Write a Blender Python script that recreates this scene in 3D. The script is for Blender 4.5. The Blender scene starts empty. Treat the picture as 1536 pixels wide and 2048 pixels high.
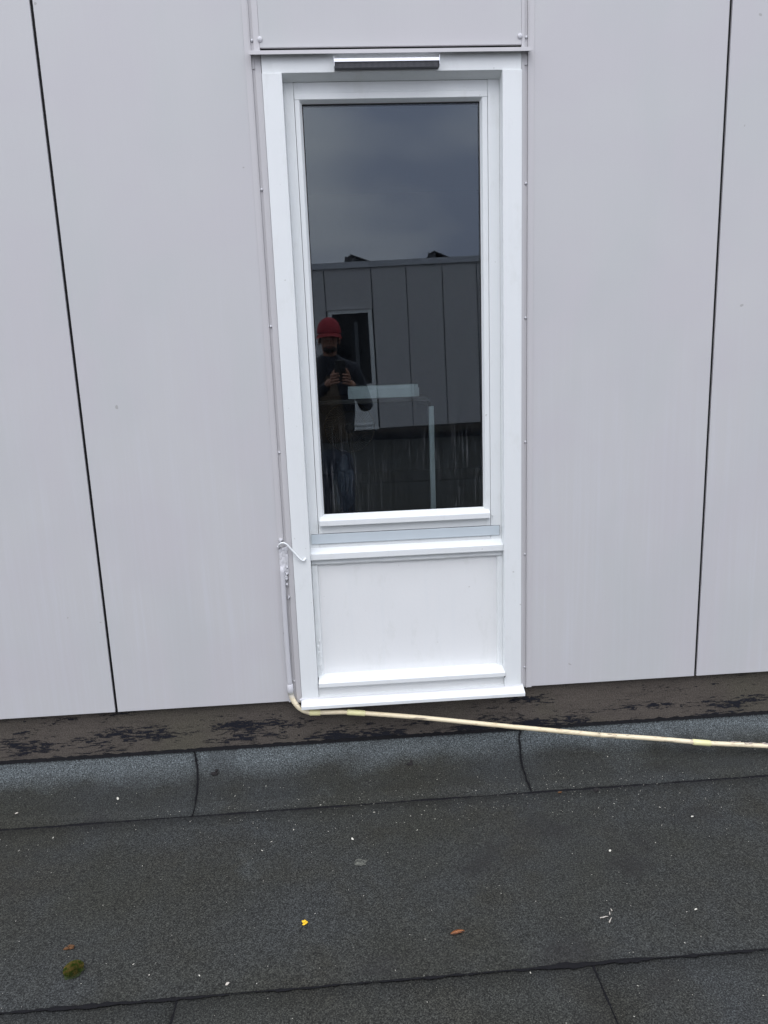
import bpy, bmesh, math, random
from mathutils import Vector, Matrix, noise

S = bpy.context.scene
C = S.collection
R = math.radians

# ------------------------------------------------------------------ camera
YAW, PIT, ROL = 0.0550685, 0.1993693, -0.0376109
fwd = Vector((math.sin(YAW)*math.cos(PIT), math.cos(YAW)*math.cos(PIT), -math.sin(PIT)))
r0 = Vector((math.cos(YAW), -math.sin(YAW), 0)); u0 = r0.cross(fwd)
right = math.cos(ROL)*r0 + math.sin(ROL)*u0
up = -math.sin(ROL)*r0 + math.cos(ROL)*u0
CAMROT = Matrix((right, up, -fwd)).transposed().to_4x4()
cam = bpy.data.cameras.new('camera')
cam.sensor_fit = 'VERTICAL'; cam.sensor_height = 36; cam.lens = 1418.9/2048*36
cam.clip_start = 0.004; cam.clip_end = 500
camo = bpy.data.objects.new('camera', cam); C.objects.link(camo)
camo.matrix_world = Matrix.Translation((0, -2.6, 0)) @ CAMROT
S.camera = camo

# ------------------------------------------------------------------ light
SUN_EL, SUN_AZ = 52, 200          # azimuth from +Y, clockwise: the sun is behind the photographer
w = bpy.data.worlds.new('World'); S.world = w; w.use_nodes = True
nt = w.node_tree; nt.nodes.clear()
def wn(t, **k):
    n = nt.nodes.new(t)
    for a, b in k.items(): setattr(n, a, b)
    return n
out = wn('ShaderNodeOutputWorld'); bg = wn('ShaderNodeBackground')
sky = wn('ShaderNodeTexSky'); sky.sky_type = 'NISHITA'; sky.sun_disc = False
sky.sun_elevation = R(SUN_EL); sky.sun_rotation = R(SUN_AZ)
tc = wn('ShaderNodeTexCoord')
mp = wn('ShaderNodeMapping'); mp.inputs['Scale'].default_value = (1.0, 1.0, 2.6); mp.inputs['Location'].default_value = (0.4, 1.7, 0.35)
nz = wn('ShaderNodeTexNoise'); nz.inputs['Scale'].default_value = 2.3; nz.inputs['Detail'].default_value = 5; nz.inputs['Roughness'].default_value = 0.42
nz.inputs['Distortion'].default_value = 0.25
rp = wn('ShaderNodeValToRGB')
rp.color_ramp.elements[0].position = 0.37; rp.color_ramp.elements[0].color = (8.6, 9.5, 12.6, 1)
rp.color_ramp.elements[1].position = 0.62; rp.color_ramp.elements[1].color = (21.0, 21.0, 21.4, 1)
mx = wn('ShaderNodeMix', data_type='RGBA'); mx.inputs[0].default_value = 0.93
L = nt.links.new
L(tc.outputs['Generated'], mp.inputs['Vector']); L(mp.outputs[0], nz.inputs['Vector']); L(nz.outputs['Fac'], rp.inputs[0])
L(sky.outputs[0], mx.inputs[6]); L(rp.outputs[0], mx.inputs[7]); 
# overcast sky: the cloud deck brightens evenly from the horizon to the zenith
sp_ = wn('ShaderNodeSeparateXYZ'); mr_ = wn('ShaderNodeMapRange'); mr_.inputs[1].default_value = 0; mr_.inputs[2].default_value = 1
mr_.inputs[3].default_value = 0.66; mr_.inputs[4].default_value = 1.50
vm_ = wn('ShaderNodeVectorMath', operation='SCALE')
L(tc.outputs['Generated'], sp_.inputs[0]); L(sp_.outputs[2], mr_.inputs[0]); L(mx.outputs[2], vm_.inputs[0]); L(mr_.outputs[0], vm_.inputs['Scale'])
L(vm_.outputs[0], bg.inputs[0]); L(bg.outputs[0], out.inputs[0])
bg.inputs[1].default_value = 0.1
sun = bpy.data.lights.new('sun', 'SUN'); sun.energy = 1.0; sun.angle = R(40); sun.color = (1, .97, .93)
so = bpy.data.objects.new('sun', sun); C.objects.link(so)
sd = Vector((math.sin(R(SUN_AZ))*math.cos(R(SUN_EL)), math.cos(R(SUN_AZ))*math.cos(R(SUN_EL)), math.sin(R(SUN_EL))))
so.rotation_euler = sd.to_track_quat('Z', 'Y').to_euler()
S.view_settings.view_transform = 'Standard'; S.view_settings.look = 'None'
S.view_settings.exposure = 0.02; S.view_settings.gamma = 1; S.view_settings.use_curve_mapping = False

# ------------------------------------------------------------------ materials
class N:
    """small node graph writer"""
    def __init__(s, name):
        s.m = bpy.data.materials.new(name); s.m.use_nodes = True
        s.t = s.m.node_tree; s.t.nodes.clear()
        s.o = s.t.nodes.new('ShaderNodeOutputMaterial'); s.b = s.t.nodes.new('ShaderNodeBsdfPrincipled')
        s.t.links.new(s.b.outputs[0], s.o.inputs[0])
        s.pos = s.t.nodes.new('ShaderNodeNewGeometry').outputs['Position']
    def L(s, a, b): s.t.links.new(a, b)
    def node(s, t, **k):
        n = s.t.nodes.new(t)
        for a, b in k.items(): setattr(n, a, b)
        return n
    def noise(s, scale, detail=3, rough=.5, dist=0, vec=None, out='Fac'):
        n = s.node('ShaderNodeTexNoise'); n.inputs['Detail'].default_value = detail
        n.inputs['Roughness'].default_value = rough; n.inputs['Distortion'].default_value = dist
        if isinstance(scale, (tuple, list)):
            m = s.node('ShaderNodeMapping'); m.inputs['Scale'].default_value = scale
            s.L(vec or s.pos, m.inputs[0]); s.L(m.outputs[0], n.inputs['Vector']); n.inputs['Scale'].default_value = 1
        else:
            n.inputs['Scale'].default_value = scale; s.L(vec or s.pos, n.inputs['Vector'])
        return n.outputs[out]
    def ramp(s, v, *st):
        r = s.node('ShaderNodeValToRGB'); e = r.color_ramp.elements
        while len(e) < len(st): e.new(0.5)
        for i, (p, c) in enumerate(st):
            e[i].position = p
            e[i].color = (c, c, c, 1) if isinstance(c, (int, float)) else (*c, 1)
        s.L(v, r.inputs[0]); return r.outputs[0]
    def mix(s, f, a, b, blend='MIX'):
        m = s.node('ShaderNodeMix', data_type='RGBA'); m.blend_type = blend
        for i, v in ((0, f), (6, a), (7, b)):
            if isinstance(v, (int, float)): m.inputs[i].default_value = v if i == 0 else (v, v, v, 1)
            elif isinstance(v, tuple): m.inputs[i].default_value = (*v, 1)
            else: s.L(v, m.inputs[i])
        return m.outputs[2]
    def math(s, op, a, b=0, clamp=False):
        m = s.node('ShaderNodeMath'); m.operation = op; m.use_clamp = clamp
        for i, v in ((0, a), (1, b)):
            if isinstance(v, (int, float)): m.inputs[i].default_value = v
            else: s.L(v, m.inputs[i])
        return m.outputs[0]
    def xyz(s):
        n = s.node('ShaderNodeSeparateXYZ'); s.L(s.pos, n.inputs[0]); return n.outputs
    def maprange(s, v, a, b, c=0, d=1):
        n = s.node('ShaderNodeMapRange'); s.L(v, n.inputs[0])
        for i, q in enumerate((a, b, c, d)): n.inputs[i+1].default_value = q
        return n.outputs[0]
    def col(s, v):
        if isinstance(v, tuple): s.b.inputs['Base Color'].default_value = (*v, 1)
        else: s.L(v, s.b.inputs['Base Color'])
        return s
    def set(s, **k):
        for a, v in k.items():
            i = s.b.inputs[a.replace('_', ' ')]
            if isinstance(v, (int, float, tuple)): i.default_value = v
            else: s.L(v, i)
        return s
    def bump(s, h, strength=.3, dist=.001):
        n = s.node('ShaderNodeBump'); n.inputs['Strength'].default_value = strength; n.inputs['Distance'].default_value = dist
        s.L(h, n.inputs['Height']); s.L(n.outputs[0], s.b.inputs['Normal']); return s

def plain(name, c, rough=.6, metal=0, var=.12, scale=30, bump=0):
    n = N(name); f = n.noise(scale, 4)
    a = tuple(x*(1-var) for x in c); b = tuple(min(1, x*(1+var)) for x in c)
    n.col(n.mix(f, a, b)); n.set(Roughness=rough, Metallic=metal)
    if bump: n.bump(n.noise(scale*8, 3), bump, .0015)
    return n.m

def mat_cladding():
    n = N('cladding_paint'); z = n.xyz()[2]
    base = n.mix(n.noise(1.1, 3), (.526, .527, .533), (.566, .561, .562))
    st = n.noise((34, 34, 1.1), 5, .62, .3)
    st2 = n.noise((95, 95, 1.7), 3, .6)
    low = n.maprange(z, .4, -.8, 0.1, 1)
    m = n.math('MULTIPLY', n.ramp(n.math('ADD', n.math('MULTIPLY', st, .6), n.math('MULTIPLY', st2, .4)), (.47, 0), (.66, 1)), low)
    c = n.mix(n.math('MULTIPLY', m, .42), base, (.60, .61, .65))
    c = n.mix(n.ramp(n.noise(2.6, 2), (.42, 0), (.60, .45)), c, (.535, .514, .536))
    c = n.mix(n.ramp(n.noise((3.1, 3.1, 1.6), 2, .5, .4), (.50, 0), (.66, .40)), c, (.508, .527, .522))
    c = n.mix(n.math('MULTIPLY', n.noise(420, 2), .10), c, (.30, .31, .33))
    spk = n.ramp(n.noise(26, 1), (.795, 0), (.80, 1))
    c = n.mix(n.math('MULTIPLY', spk, .5), c, (.25, .24, .22))
    n.col(c); n.set(Roughness=.62)
    n.bump(n.math('ADD', n.noise(380, 2), n.math('MULTIPLY', n.noise((60, 60, 8), 3), .6)), .22, .0012)
    return n.m
def mat_white(name='white_gloss_paint', c=(.785, .810, .808), rough=.38, bump=.25):
    n = N(name)
    base = n.mix(n.noise(7, 4), tuple(x*.955 for x in c), c)
    base = n.mix(n.ramp(n.noise((50, 50, 3), 4), (.5, 0), (.75, .22)), base, (.70, .73, .74))
    spk = n.ramp(n.noise(75, 1), (.80, 0), (.815, 1))
    base = n.mix(n.math('MULTIPLY', spk, .45), base, (.35, .34, .30))
    gr_ = n.ramp(n.noise((22, 22, 9), 5, .65), (.56, 0), (.78, .35))
    base = n.mix(gr_, base, (.60, .615, .58))
    n.col(base); n.set(Roughness=rough)
    n.bump(n.math('ADD', n.noise(90, 3), n.math('MULTIPLY', n.noise((14, 14, 3), 3), 1.2)), bump, .0012)
    return n.m
def mat_trim():
    n = N('trim_paint'); n.col(n.mix(n.noise((20, 20, 2), 4), (.50, .49, .50), (.57, .56, .565))); n.set(Roughness=.5)
    n.bump(n.noise(160, 3), .25, .001); return n.m
def mat_membrane():
    n = N('slate_membrane'); x, y, z = n.xyz()
    g1 = n.noise(250, 2, .65); g2 = n.noise(480, 2, .8)
    big = n.noise(1.7, 4, .55)
    edge = n.math('ADD', z, n.math('MULTIPLY', n.math('SUBTRACT', n.noise(4.5, 4, .6), .5), .060))
    up_ = n.maprange(edge, -1.540, -1.500)
    flat = n.mix(n.ramp(big, (.36, 0), (.64, 1)), (.0290, .0298, .0243), (.0345, .0378, .0382))
    flat = n.mix(n.ramp(n.noise(3.1, 4, .6), (.50, 0), (.70, .7)), flat, (.0285, .0275, .0210))
    base = n.mix(up_, flat, (.084, .096, .099))
    gr = n.ramp(n.math('ADD', n.math('MULTIPLY', g1, .6), n.math('MULTIPLY', g2, .4)), (.35, .06), (.46, .52), (.55, 1.32), (.67, 3.1))
    base = n.mix(1.0, base, gr, 'MULTIPLY')
    wet = n.ramp(n.noise(3.6, 3, .5, .4), (.60, 0), (.72, .5))
    base = n.mix(wet, base, (.015, .014, .014))
    n.col(base); n.set(Roughness=.88, Specular_IOR_Level=.3)
    n.bump(n.math('ADD', n.noise(240, 2, .7), n.noise(120, 2)), .7, .0026)
    return n.m
def mat_plinth():
    n = N('weathered_plinth'); x, y, z = n.xyz()
    b = n.mix(n.noise(6, 5, .6), (.092, .080, .069), (.158, .136, .115))
    b = n.mix(n.ramp(n.noise(2.2, 3), (.50, 0), (.70, .75)), b, (.118, .112, .080))
    b = n.mix(n.ramp(n.noise((8, 8, 60), 5, .7), (.50, 0), (.72, .6)), b, (.062, .054, .048))
    b = n.mix(n.ramp(n.noise(230, 3, .8), (.38, .7), (.62, 0)), b, (.030, .025, .022))
    crack = n.noise((26, 26, 125), 5, .78, .5)
    patch = n.noise((3.6, 3.6, 12), 3, .55, .3, None)
    low = n.maprange(z, -1.30, -1.465, -.11, .085)
    g = n.maprange(n.math('ADD', patch, low), .43, .70, 0, 1)
    crack = n.math('ADD', n.math('MULTIPLY', n.math('SUBTRACT', crack, .5), 1.7), .5)
    mk = n.ramp(n.math('ADD', crack, n.math('MULTIPLY', g, .44)), (.735, 0), (.755, 1))
    foot = n.math('ADD', n.maprange(z, -1.452, -1.474, 0, 1), n.math('MULTIPLY', n.math('SUBTRACT', n.noise((18, 18, 110), 6, .75), .5), 2.4))
    mk = n.math('MAXIMUM', mk, n.ramp(foot, (.46, 0), (.54, 1)))
    n.col(n.mix(mk, b, (.009, .010, .016))); n.set(Roughness=n.mix(mk, .9, .75), Specular_IOR_Level=.3)
    n.bump(n.math('ADD', n.math('MULTIPLY', mk, .9), n.noise(180, 4, .7)), .8, .0025); return n.m
def mat_bitumen():
    n = N('bitumen'); n.col(n.mix(n.noise(60, 4), (.004, .004, .005), (.009, .009, .011))); n.set(Roughness=.85, Specular_IOR_Level=.2)
    n.bump(n.noise(220, 4, .7), .7, .002); return n.m
def mat_conduit():
    n = N('yellowed_plastic'); x, y, z = n.xyz()
    b = n.mix(n.noise((3, 8, 8), 3), (.80, .66, .40), (.82, .76, .60))
    b = n.mix(n.ramp(n.noise((26, 90, 90), 4, .6), (.56, 0), (.70, .65)), b, (.42, .30, .18))
    b = n.mix(n.ramp(n.noise((5, 70, 70), 3, .6), (.60, 0), (.66, .8)), b, (.20, .16, .13))
    paint = n.ramp(n.math('ADD', z, n.math('MULTIPLY', n.noise(30, 2), .03)), (0, 0), (.01, 1))
    f = n.maprange(z, -1.245, -1.215)
    b = n.mix(f, b, (.56, .56, .58))
    n.col(b); n.set(Roughness=.42); n.bump(n.noise((8, 120, 120), 3), .15, .001); return n.m
def mat_coupling():
    n = N('yellow_coupling'); z = n.xyz()[2]
    b = n.mix(n.noise(50, 3), (.78, .74, .36), (.82, .78, .47))
    n.col(n.mix(n.maprange(z, -1.245, -1.215), b, (.58, .58, .60))); n.set(Roughness=.4); return n.m
def mat_glass():
    n = N('window_glass'); t = n.t; x, y, z = n.xyz()
    n.t.nodes.remove(n.b)
    tr = n.node('ShaderNodeBsdfTransparent'); tr.inputs[0].default_value = (.90, .95, .95, 1)
    gl = n.node('ShaderNodeBsdfGlossy'); gl.inputs['Roughness'].default_value = 0.0; gl.inputs['Color'].default_value = (.90, .95, 1, 1)
    df = n.node('ShaderNodeBsdfDiffuse'); df.inputs[0].default_value = (.62, .64, .68, 1)
    fr = n.node('ShaderNodeFresnel'); fr.inputs[0].default_value = 1.71
    m1 = n.node('ShaderNodeMixShader'); m2 = n.node('ShaderNodeMixShader')
    n.L(fr.outputs[0], m1.inputs[0]); n.L(tr.outputs[0], m1.inputs[1]); n.L(gl.outputs[0], m1.inputs[2])
    runs = n.noise((150, 150, 7), 4, .6, .6)
    zone = n.ramp(n.noise((7, 7, 3.2), 3, .5), (.45, .15), (.62, 1))
    band = n.math('MULTIPLY', n.maprange(z, -.17, -.30), 1)
    a = n.math('MULTIPLY', n.math('MULTIPLY', n.ramp(runs, (.55, 0), (.72, 1)), zone), n.math('ADD', n.math('MULTIPLY', band, .080), .004))
    film = n.math('MULTIPLY', n.ramp(n.noise((34, 34, 2.2), 4), (.4, 0), (.7, 1)), .004)
    spl = n.math('MULTIPLY', n.ramp(n.noise((70, 70, 40), 3, .8), (.745, 0), (.77, 1)), .12)
    n.L(n.math('ADD', n.math('ADD', a, film), n.math('ADD', spl, .0005)), m2.inputs[0]); n.L(m1.outputs[0], m2.inputs[1]); n.L(df.outputs[0], m2.inputs[2])
    n.L(m2.outputs[0], n.o.inputs[0]); return n.m
def mat_spot():
    n = N('dried_film'); n.col(n.mix(n.ramp(n.noise(95, 4, .7), (.42, 0), (.58, 1)), (.034, .036, .031), (.115, .118, .098))); n.set(Roughness=.9)
    n.bump(n.noise(150, 3), .6, .002); return n.m
def mat_plaid():
    n = N('plaid_cloth'); x, y, z = n.xyz()
    a = n.math('SINE', n.math('MULTIPLY', z, 260)); b = n.math('SINE', n.math('MULTIPLY', x, 260))
    f = n.math('ADD', n.math('MULTIPLY', a, .25), n.math('MULTIPLY', b, .25)); f = n.math('ADD', f, .5)
    n.col(n.mix(f, (.05, .032, .02), (.20, .15, .10))); n.set(Roughness=.9); return n.m
def mat_moss():
    n = N('moss'); n.col(n.mix(n.ramp(n.noise(75, 3, .7), (.42, 0), (.60, 1)), (.040, .075, .010), (.17, .12, .035))); n.set(Specular_IOR_Level=.1); n.set(Roughness=.9); return n.m

M = dict(
    clad=mat_cladding(), white=mat_white(), white2=mat_white('white_panel_paint', (.785, .795, .790), .5), trim=mat_trim(),
    memb=mat_membrane(), plinth=mat_plinth(), bit=mat_bitumen(), cond=mat_conduit(), coup=mat_coupling(), glass=mat_glass(),
    black=plain('black_rubber_and_slot_shade', (.006, .006, .007), .7), metal=plain('vent_aluminium', (.72, .73, .76), .32, .9, .06, 60),
    strip=plain('grey_film_strip', (.62, .69, .73), .22, .15, .05, 9), dark=plain('dark_brush', (.12, .12, .13), .6),
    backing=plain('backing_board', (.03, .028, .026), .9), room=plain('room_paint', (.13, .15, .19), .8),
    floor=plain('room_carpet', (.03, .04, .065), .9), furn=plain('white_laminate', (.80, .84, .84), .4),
    darkw=plain('dark_wood', (.05, .04, .035), .5), cap=plain('red_cotton', (.36, .03, .045), .85, 0, .15, 90),
    skin=plain('skin', (.42, .22, .15), .55, 0, .08, 20), coat=plain('navy_fabric', (.018, .022, .034), .8, 0, .3, 40),
    jeans=plain('denim', (.065, .075, .105), .85, 0, .25, 60), boot=plain('brown_leather', (.10, .05, .025), .5, 0, .3, 30),
    hair=plain('dark_hair', (.02, .014, .01), .7), phone=plain('phone_black', (.012, .012, .014), .25), plaid=mat_plaid(),
    moss=mat_moss(), dmoss=plain('dry_moss', (.11, .050, .018), .9, 0, .5, 300), leaf=plain('dry_leaf', (.50, .20, .075), .55, 0, .35, 120),
    petal=plain('yellow_petal', (.95, .56, .02), .6, 0, .15, 200), chip=plain('pale_flake', (.62, .60, .52), .7, 0, .2, 60),
    dirt=plain('dark_dirt', (.014, .012, .012), .9, 0, .4, 200), twig=plain('pale_twig', (.48, .44, .38), .8, 0, .25, 200),
    spot=mat_spot(), crust=plain('dirt_crust', (.36, .31, .27), .95, 0, .4, 160, .5),
    pv=plain('solar_glass', (.012, .014, .02), .2), seal=plain('painted_sealant', (.62, .62, .64), .4, 0, .06, 60, .4),
    fan=plain('brown_wire', (.075, .058, .045), .6), solar=plain('aluminium_and_gap_shade', (.10, .10, .11), .4, .6), glove=plain('eye_white', (.6, .6, .58), .3),
)

# ------------------------------------------------------------------ helpers
def link(name, me, mat, parent=None):
    o = bpy.data.objects.new(name, me); C.objects.link(o)
    if mat: me.materials.append(mat)
    if parent: o.parent = parent
    return o
def from_bm(name, bm, mat, parent=None, smooth=False):
    bmesh.ops.recalc_face_normals(bm, faces=bm.faces[:])
    me = bpy.data.meshes.new(name); bm.to_mesh(me); bm.free()
    if smooth:
        for p in me.polygons: p.use_smooth = True
    return link(name, me, mat, parent)
def bevel(bm, b):
    if b: bmesh.ops.bevel(bm, geom=bm.edges[:], offset=b, segments=2, affect='EDGES', profile=.6)
def box(name, x0, x1, y0, y1, z0, z1, mat, parent=None, b=.0012):
    bm = bmesh.new(); bmesh.ops.create_cube(bm, size=1)
    for v in bm.verts: v.co = Vector((x0 + (v.co.x+.5)*(x1-x0), y0 + (v.co.y+.5)*(y1-y0), z0 + (v.co.z+.5)*(z1-z0)))
    bevel(bm, b); return from_bm(name, bm, mat, parent)
def prism(name, prof, a0, a1, mat, parent=None, b=.001, axis='X', segs=1, jit=0):
    """extrude a closed profile: axis X takes (y,z) points, axis Z takes (x,y) points"""
    bm = bmesh.new(); rings = []
    for k in range(segs+1):
        a = a0 + (a1-a0)*k/segs
        r = []
        for i, (p, q) in enumerate(prof):
            co = Vector((a, p, q)) if axis == 'X' else Vector((p, q, a))
            if jit:
                d = noise.noise(co*28)*jit
                co += Vector((0, d, d*.7)) if axis == 'X' else Vector((d*.6, d, 0))
            r.append(bm.verts.new(co))
        rings.append(r)
    n = len(prof)
    for k in range(segs):
        for i in range(n): bm.faces.new((rings[k][i], rings[k][(i+1) % n], rings[k+1][(i+1) % n], rings[k+1][i]))
    bm.faces.new(rings[0]); bm.faces.new(rings[-1])
    if b and segs == 1: bevel(bm, b)
    return from_bm(name, bm, mat, parent)
def tube(name, pts, rad, mat, parent=None, sides=16, caps=True, smooth_n=6):
    P = []
    pts = [Vector(p) for p in pts]
    if smooth_n and len(pts) > 2:
        for i in range(len(pts)-1):
            a = pts[max(i-1, 0)]; b = pts[i]; c = pts[i+1]; d = pts[min(i+2, len(pts)-1)]
            for k in range(smooth_n):
                t = k/smooth_n
                P.append(.5*((2*b)+(c-a)*t+(2*a-5*b+4*c-d)*t*t+(-a+3*b-3*c+d)*t**3))
        P.append(pts[-1])
    else: P = pts
    bm = bmesh.new(); prev = None; rings = []
    ref = None
    for i, p in enumerate(P):
        t = (P[min(i+1, len(P)-1)]-P[max(i-1, 0)]).normalized()
        if ref is None: ref = t.orthogonal().normalized()
        ref = (ref - t*ref.dot(t)).normalized(); bi = t.cross(ref)
        r = rad(i/(len(P)-1)) if callable(rad) else rad
        rings.append([bm.verts.new(p + (ref*math.cos(2*math.pi*k/sides)+bi*math.sin(2*math.pi*k/sides))*r) for k in range(sides)])
    for a, b in zip(rings, rings[1:]):
        for k in range(sides): bm.faces.new((a[k], a[(k+1) % sides], b[(k+1) % sides], b[k]))
    if caps: bm.faces.new(rings[0]); bm.faces.new(rings[-1])
    return from_bm(name, bm, mat, parent, smooth=True)
def empty(name, loc, label=None, cat=None, group=None, kind=None):
    o = bpy.data.objects.new(name, None); o.empty_display_size = .05; C.objects.link(o)
    bpy.context.view_layer.update()
    o.location = (0, 0, 0)
    tag(o, label, cat, group, kind); return o
def tag(o, label=None, cat=None, group=None, kind=None):
    if label: o['label'] = label
    if cat: o['category'] = cat
    if group: o['group'] = group
    if kind: o['kind'] = kind
    return o
def screw(loc, r, mat, parent, name='screw'):
    bm = bmesh.new()
    bmesh.ops.create_uvsphere(bm, u_segments=12, v_segments=8, radius=r)
    for v in bm.verts: v.co.y *= .55
    o = from_bm(name, bm, mat, parent, True); o.location = loc; return o
def lump(name, loc, size, mat, parent=None, seed=0, amp=.3, freq=1.2, sub=3):
    bm = bmesh.new(); bmesh.ops.create_icosphere(bm, subdivisions=sub, radius=1)
    for v in bm.verts:
        d = 1 + amp*noise.noise(v.co*freq + Vector((seed*7.3, seed, 0)))*2
        v.co = Vector((v.co.x*size[0]*d, v.co.y*size[1]*d, v.co.z*size[2]*d))
    o = from_bm(name, bm, mat, parent, True); o.location = loc; return o

FZ = -1.55                         # top of the flat roof membrane

# ------------------------------------------------------------------ roof
roof = box('roof', -30, 30, -40, 12, FZ-.35, FZ-.012, M['bit'], None, 0); tag(roof, kind='structure')
def upstand_profile():
    pr = [(.030, -1.462)]
    for k in range(9):                     # rounded turn from the wall onto the deck
        a = math.pi*.5*k/8
        pr.append((.026-.135*(1-math.cos(a))-.0, -1.475-.070*math.sin(a)))
    pr = [(.030, -1.462), (.024, -1.475), (.016, -1.486), (.002, -1.499), (-.018, -1.513), (-.042, -1.526), (-.070, -1.536), (-.105, -1.5435), (-.145, -1.5465), (-.200, -1.5470), (-.277, -1.5468)]
    return pr
def seamx(base, s, seed):               # side edge of an upstand sheet, it leans a little
    return base + (-.036 if base > 0 else .05)*s + .004*noise.noise(Vector((s*6, seed, 0)))
def upstand_sheet(xa, xb):
    pr = upstand_profile(); bm = bmesh.new(); n = max(2, int((xb-xa)/.03)); grid = []
    for k in range(n+1):
        col = []
        for i, (y, z) in enumerate(pr):
            s = i/(len(pr)-1)
            a = seamx(xa, s, 1)+.0012; b = seamx(xb, s, 1)-.0012
            x = a+(b-a)*k/n
            d = noise.noise(Vector((x*3.1, y*6, 0)))*.004 + noise.noise(Vector((x*11, y*14, 3)))*.0015
            yy = y + (noise.noise(Vector((x*5, 2, 0)))*.005 if i == len(pr)-1 else 0)
            fade = 1 if 1 < i < 9 else .2
            col.append(bm.verts.new((x, yy-d*fade*.5, z+d*fade)))
        grid.append(col)
    low = [[bm.verts.new(v.co + Vector((0, .002, -.005))) for v in c] for c in grid]
    m = len(pr)
    for k in range(n):
        for i in range(m-1):
            bm.faces.new((grid[k][i], grid[k+1][i], grid[k+1][i+1], grid[k][i+1]))
    for k in range(n):
        bm.faces.new((grid[k][m-1], grid[k+1][m-1], low[k+1][m-1], low[k][m-1])); bm.faces.new((grid[k][0], low[k][0], low[k+1][0], grid[k+1][0]))
    for g in (0, n):
        for i in range(m-1): bm.faces.new((grid[g][i], grid[g][i+1], low[g][i+1], low[g][i]))
    for f in bm.faces: f.smooth = True
    return from_bm('membrane_sheet', bm, M['memb'], roof, True)
edges = [-5.5, -3.1, -1.96, -.650, .668, 1.98, 3.2, 5.8]
for a, b in zip(edges, edges[1:]): upstand_sheet(a, b)
def flat_sheet(x0, x1, y0, y1, z):
    bm = bmesh.new(); nx = max(2, int((x1-x0)/.12)); ny = max(2, int((y1-y0)/.08)); g = []
    for i in range(nx+1):
        g.append([])
        for j in range(ny+1):
            x = x0+(x1-x0)*i/nx; y = y0+(y1-y0)*j/ny
            d = noise.noise(Vector((x*2.1, y*2.1, z)))*.0016 if 0 < i < nx and 0 < j < ny else 0
            wob = noise.noise(Vector((x*4, y*4, 9)))*.003
            g[-1].append(bm.verts.new((x + (wob if i in (0, nx) else 0), y + (wob if j in (0, ny) else 0), z+d)))
    for i in range(nx):
        for j in range(ny): bm.faces.new((g[i][j], g[i+1][j], g[i+1][j+1], g[i][j+1]))
    r = bmesh.ops.extrude_face_region(bm, geom=bm.faces[:])
    for v in [e for e in r['geom'] if isinstance(e, bmesh.types.BMVert)]: v.co.z -= .0025
    return from_bm('membrane_sheet', bm, M['memb'], roof, True)
flat_sheet(-5.5, 5.8, -1.040, -.262, FZ)                       # second row, one long sheet
for a, b in ((-5.5, -2.9), (-2.9, -1.95), (-1.95, -.490), (-.486, .586), (.590, 1.66), (1.665, 2.9), (2.9, 5.8)): flat_sheet(a, b, -2.02, -1.034, FZ-.0028)
y = -2.016
for i in range(11):
    flat_sheet(-5.5, 5.8, y-1.0, y+.006, FZ-.0028 - (.0028 if i % 2 == 0 else 0)); y -= 1.0

def seam(pts, wbase, wvar, seed, h=.0022, blobs=()):
    """a squeezed-out bead of bitumen along a sheet edge"""
    random.seed(seed); bm = bmesh.new(); rows = []
    P = [Vector(p) for p in pts]; tot = sum((b-a).length for a, b in zip(P, P[1:])); step = .006
    k = int(tot/step); acc = []
    for i in range(k+1):
        d = tot*i/k
        for a, b in zip(P, P[1:]):
            l = (b-a).length
            if d <= l+1e-9 or b is P[-1]: acc.append((a.lerp(b, min(1, d/l)), (b-a).normalized())); break
            d -= l
    for i, (p, t) in enumerate(acc):
        s = Vector((-t.y, t.x, 0)) if abs(t.z) < .9 else Vector((1, 0, 0))
        if s.length < .3: s = Vector((1, 0, 0))
        s.normalize()
        nn = lambda q: noise.noise(Vector((p.x*q, p.y*q+seed, seed*3.3)))
        wd = wbase*(1 + wvar*(nn(9)*1.3+nn(55)*1.1+nn(140)*.8))
        for bx, br, bw in blobs:
            wd += bw*math.exp(-((p.x-bx)/br)**2)
        wd = max(.0005, wd); off = s*nn(20)*.0022
        e1 = 1+nn(90)*.5; e2 = 1-nn(80)*.5
        rows.append([bm.verts.new(p+off-s*wd*e1), bm.verts.new(p+off+Vector((0, 0, h*min(1.3, wd/wbase)))), bm.verts.new(p+off+s*wd*e2)])
    for a, b in zip(rows, rows[1:]):
        bm.faces.new((a[0], a[1], b[1], b[0])); bm.faces.new((a[1], a[2], b[2], b[1]))
    return from_bm('bitumen_seam', bm, M['bit'], roof, True)
ZT = FZ+.0036
seam([(-5.4, -.279, ZT-.0035), (-1.275, -.279, ZT-.0035), (-.6, -.279, ZT-.0035), (.63, -.279, ZT-.0035), (5.7, -.279, ZT-.0035)], .0034, .75, 3, .004)
seam([(-5.4, -1.0415, FZ+.0006), (.0, -1.0435, FZ+.0006), (5.7, -1.0455, FZ+.0006)], .0023, 1.0, 5, .0014, blobs=[(-.50, .10, .0035), (.53, .05, .0075), (.70, .06, .0035), (-.75, .1, .002)])
for xs, sd in ((-.488, 11), (.588, 12), (1.663, 13), (-1.95, 14)):
    seam([(xs, -1.045, FZ-.0035), (xs+.002, -2.0, FZ-.0035)], .0026, .8, sd, .003)
pr = upstand_profile()
for xs in (-1.96, -.650, .668, 1.98):
    seam([(seamx(xs, i/(len(pr)-1), 1), pr[i][0]-.003, pr[i][1]+.0015) for i in range(len(pr))], .0030, .7, int(xs*10), .0018)
bm = bmesh.new(); rows = []
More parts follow.
